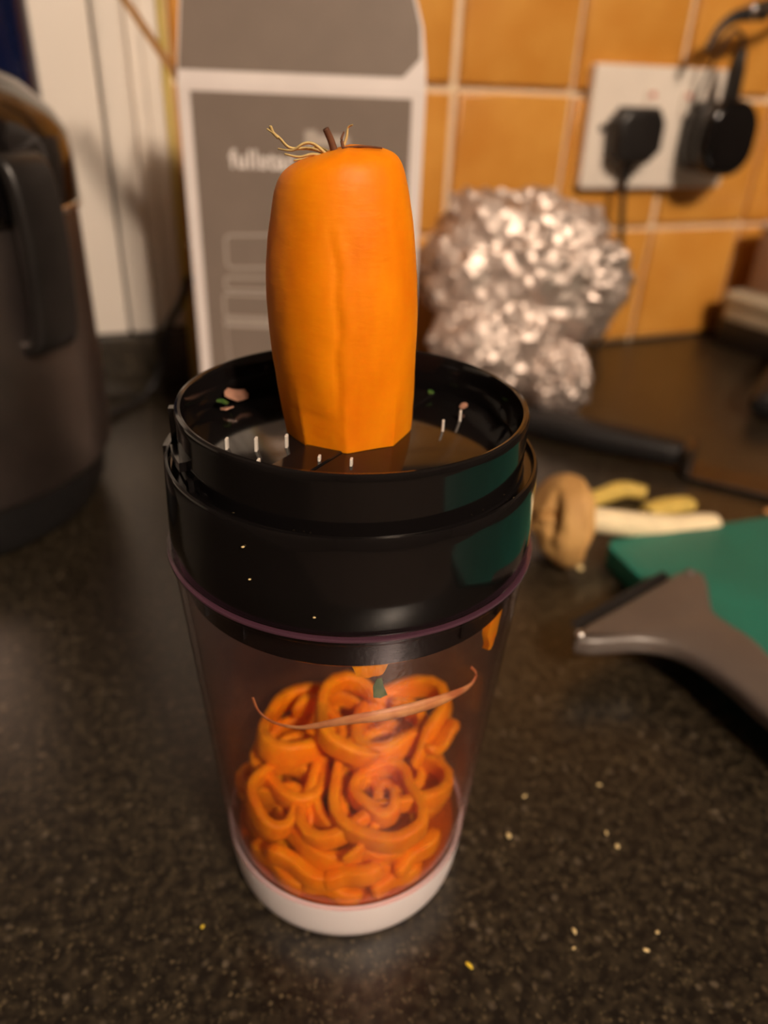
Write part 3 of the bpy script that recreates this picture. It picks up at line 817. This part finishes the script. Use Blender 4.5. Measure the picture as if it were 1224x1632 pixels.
bm = box_bm(-.034, .034, -.0035, .0035, .0, .0010, .0003, 1)
bmobj('blade', bm, MT['matblack'], pe, False, loc=(-.0020, .0312, .0050), rot=(.5, -.0, math.radians(16.5)))
for x, y in ((-.0385, .0130), (.0385, .0355)):
    bm = bmesh.new(); bmesh.ops.create_uvsphere(bm, u_segments=14, v_segments=8, radius=.0024)
    bmobj('pivot', bm, MT['steel'] if x < 0 else MT['peeler'], pe, True, 60, loc=(x, y, .0090))

# ------------------------------------------------------------------ knife
kn = thing('kitchen_knife', 'black-handled kitchen knife lying on the worktop behind the mushroom', 'knife', (.3660, .3560, 0), math.atan2(-.089, .075))
def hs(t): return (.72+.28*math.sin(PI*min(1, t*1.05))**.5+.12*t, .85+.15*math.sin(PI*t))
V, F = sweep(catmull([(-.125, .002, .010), (-.105, .001, .0105), (-.070, -.001, .0105), (-.035, .0, .0105), (.000, .0, .0105)], 8), [(a, b) for a, b in rrect(.024, .018, .007, 4)], Vector((0, 0, 1)), hs)
sharpen(mobj('handle', V, F, MT['rubber'], kn), 50)
bm = prism_bm([(.000, -.012), (.004, -.020), (.070, -.020), (.108, -.010), (.126, .006), (.090, .008), (.000, .008)], .0015, .0040, .0008, 1)
bmobj('blade', bm, MT['knifest'], kn, False)
bm = box_bm(-.001, .007, -.013, .010, .0005, .019, .002, 2)
bmobj('bolster', bm, MT['knifest'], kn, True)

# ------------------------------------------------------------------ mushroom and yellow peel pieces
mu = thing('mushroom', 'tan mushroom lying on its side with a long cream stem, beside the spiralizer', 'mushroom', (.2230, .2880, .0))
ax_ = Vector((.0960, -.0130, -.0165)).normalized()          # from cap towards the stem end
rotm = ax_.to_track_quat('Z', 'Y').to_matrix()
def capR(a, z): return 1+.07*math.sin(2*a+.6)+.05*math.sin(3*a+2)
V, F = [], []
capp = [(.0, -.0155), (.006, -.0150), (.013, -.0125), (.0190, -.0080), (.0228, -.0025), (.0240, .0020), (.0232, .0050), (.0205, .0060), (.0150, .0035), (.0090, .0022), (.0, .0020)]
ns = 72
capp = [(max(0, p.x), p.y) for p in catmull([Vector((r, z, 0)) for r, z in capp], 5)]
for r, z in capp:
    for k in range(ns):
        a = 2*PI*k/ns; q = capR(a, z)
        d = Vector((math.cos(a), math.sin(a), 0))
        bumpn = .0009*noise.noise(Vector((d.x*2, d.y*2, z*200)))
        V.append(rotm @ Vector((d.x*r*q, d.y*r*q, z+bumpn*2.5*(r > .002)))+Vector((0, 0, .0262)))
for i in range(len(capp)-1):
    for k in range(ns):
        l = (k+1) % ns; F.append((i*ns+k, i*ns+l, (i+1)*ns+l, (i+1)*ns+k))
for i_, v in enumerate(V):
    q = v-Vector((-.0135, -.0088, .0320))
    V[i_] = v+ax_*.0090*math.exp(-(((q.x-q.y)*.7/.0030)**2+((q.z+.5*q.x)/.0090)**2))
cap = mobj('cap', V, F, MT['mushcap'], mu)
zmin = min(v.co.z for v in cap.data.vertices)
for v in cap.data.vertices: v.co.z += .0004-zmin
dz = .0004-zmin
cz = .0262+dz
st = [Vector((0, 0, cz))+ax_*t for t in (.001, .020, .045, .070, .088, .0985)]
st[2].z -= .0015; st[3].z -= .002
zz = [p.z for p in st]
V, F = sweep(catmull(st, 6), circ(.0072, 16), Vector((0, 0, 1)), lambda t: .92+.18*t if t < .93 else 1.08-.45*(t-.93)/.07)
sto = mobj('stem', V, F, MT['mushst'], mu)
lo_ = min(v.co.z for v in sto.data.vertices)
if lo_ < .0004:
    for v in sto.data.vertices: v.co.z += (.0004-lo_)*min(1, max(0, v.co.x/.09))
gl = lathe('gills', [(.0075, .0040), (.0200, .0070), (.0215, .0062), (.0075, .0030)], MT['mushst'], mu, 40, True)
for v in gl.data.vertices: v.co = rotm @ v.co+Vector((0, 0, cz))
def chunk(name, pts, r, ry, m, label, cat, group):
    V, F = sweep(catmull(pts, 6), [(a, b) for a, b in rrect(2*r, 2*ry, min(r, ry)*.6, 3)], Vector((0, 0, 1)), lambda t: .8+.2*math.sin(PI*t))
    return tag(sharpen(mobj(name, V, F, m), 50), label, cat, group)
chunk('yellow_peeling', [(.2700, .3270, .0055), (.2850, .3310, .0055), (.3000, .3330, .0060), (.3110, .3250, .0055)], .0050, .0042, MT['yellowv'],
      'curled yellow vegetable peeling behind the mushroom stem near its cap', 'peeling', 'yellow peelings behind the mushroom')
chunk('yellow_peeling', [(.2960, .3060, .0048), (.3120, .3080, .0048), (.3300, .3060, .0048)], .0058, .0040, MT['yellowv'],
      'straight yellow vegetable peeling lying along the mushroom stem', 'peeling', 'yellow peelings behind the mushroom')
chunk('peel_sliver', [(.3720, .2890, .0014), (.3850, .2830, .0014), (.3980, .2780, .0014)], .0022, .0010, MT['peel'],
      'thin orange-brown sliver near the knife blade at the right edge', 'peeling', None)

# ------------------------------------------------------------------ things at the far right
tn = thing('metal_tin', 'low silver-lidded tin with dark base against the tiles at the right', 'tin', (.6620, .5440, 0), math.radians(7))
bmobj('tin_base', prism_bm(rrect(.118, .096, .010, 5), .0005, .026, .001, 2), MT['matblack'], tn, True)
bmobj('tin_body', prism_bm(rrect(.116, .094, .010, 5), .026, .040, .001, 2), MT['tin'], tn, True)
bmobj('tin_lid', prism_bm(rrect(.120, .098, .011, 5), .040, .0520, .003, 3), MT['tin'], tn, True)
bb = thing('brown_carton', 'small brown carton standing on the silver-lidded tin', 'carton', (.6640, .5600, .0525), math.radians(7))
bmobj('carton_body', box_bm(-.040, .040, -.024, .024, 0, .058, .002, 2), MT['brownbox'], bb, True)
bmobj('carton_lid', box_bm(-.0415, .0415, -.0255, .0255, .058, .064, .002, 2), MT['card'], bb, True)
# black handle end at the right edge
hb = thing('black_pan_handle', 'black rounded handle end poking in at the right edge of the picture', 'handle', (.4900, .4150, 0))
V, F = sweep(catmull([(-.010, -.018, .013), (-.004, -.012, .015), (.020, .006, .018), (.060, .030, .022), (.110, .055, .026)], 6), circ(.014, 14, .012), Vector((0, 0, 1)), lambda t: .70+.3*min(1, t*5))
sharpen(mobj('grip', V, F, MT['rubber'], hb), 60)
V, F = sweep([Vector((.085, .042, .026)), Vector((.085, .042, .0008))], circ(.010, 12), Vector((1, 0, 0)))
mobj('foot', V, F, MT['rubber'], hb)

# ------------------------------------------------------------------ crumbs
cr = random.Random(9)
def crumb(x, y, z, sz, m, label, group, el=1.0, rz=0, norm=None):
    bm = bmesh.new(); bmesh.ops.create_icosphere(bm, subdivisions=2, radius=sz)
    for v in bm.verts:
        k = 1+.35*noise.noise(v.co*1400+Vector((x*900, y*700, 0)))
        v.co = Vector((v.co.x*el*k, v.co.y*k, v.co.z*.6*k))
    zm = min(v.co.z for v in bm.verts)
    o = bmobj('crumb', bm, MT[m], None, True, 60, loc=(x, y, z-zm+.00005), rot=(0, 0, rz))
    return tag(o, label, 'crumb', group)
G1 = 'pale crumbs scattered on the worktop right of the cup'
crumb(.0776, .1075, 0, .0006, 'crumby', 'bright yellow elongated crumb on the worktop in front of the cup', None, 2.2, 1.9)
for (x, y, sz, el) in ((.1426, .1256, .0008, 1.1), (.1424, .1314, .0005, 1.8), (.1356, .0964, .00055, 1.2), (.1290, .0931, .0005, 2.0), (.1090, .1012, .0004, 1.6), (.1121, .1056, .0006, 1.8),
                       (.1524, .1494, .0006, 1.6), (.1240, .1544, .0005, 2.0), (.1102, .1419, .0008, 1.3)):
    crumb(x, y, 0, sz, 'crumb', 'tiny pale crumb on the dark worktop right of the cup', G1, el, cr.uniform(0, 3))
crumb(.0082, .1458, 0, .0005, 'crumby', 'tiny yellow crumb on the worktop left of the cup base', None, 1.2, .4)
crumb(.2282, .2734, 0, .0022, 'crumb', 'pale crumb between the mushroom cap and the green board', None, 1.1, .4)
# specks on the collar ledge
for a_, r in ((-14, .0426), (-11, .0427), (-9, .0426), (3, .0427), (-35, .0426), (42, .0427), (47, .0426), (60, .0427)):
    crumb(AX[0]+r*math.cos(az(a_)), AX[1]+r*math.sin(az(a_)), .1419, .00022, 'crumb', 'white speck lying on the ledge of the black collar', 'white specks on the collar ledge', 1.5, cr.uniform(0, 3))
for a_, z in ((-6.5, .1248), (-26, .1385), (-24.5, .131)):
    r = .04535
    o = crumb(AX[0]+r*math.cos(az(a_)), AX[1]+r*math.sin(az(a_)), z, .0003, 'crumb', 'white speck stuck to the front of the black collar', 'white specks on the collar front', 1.3, 0)
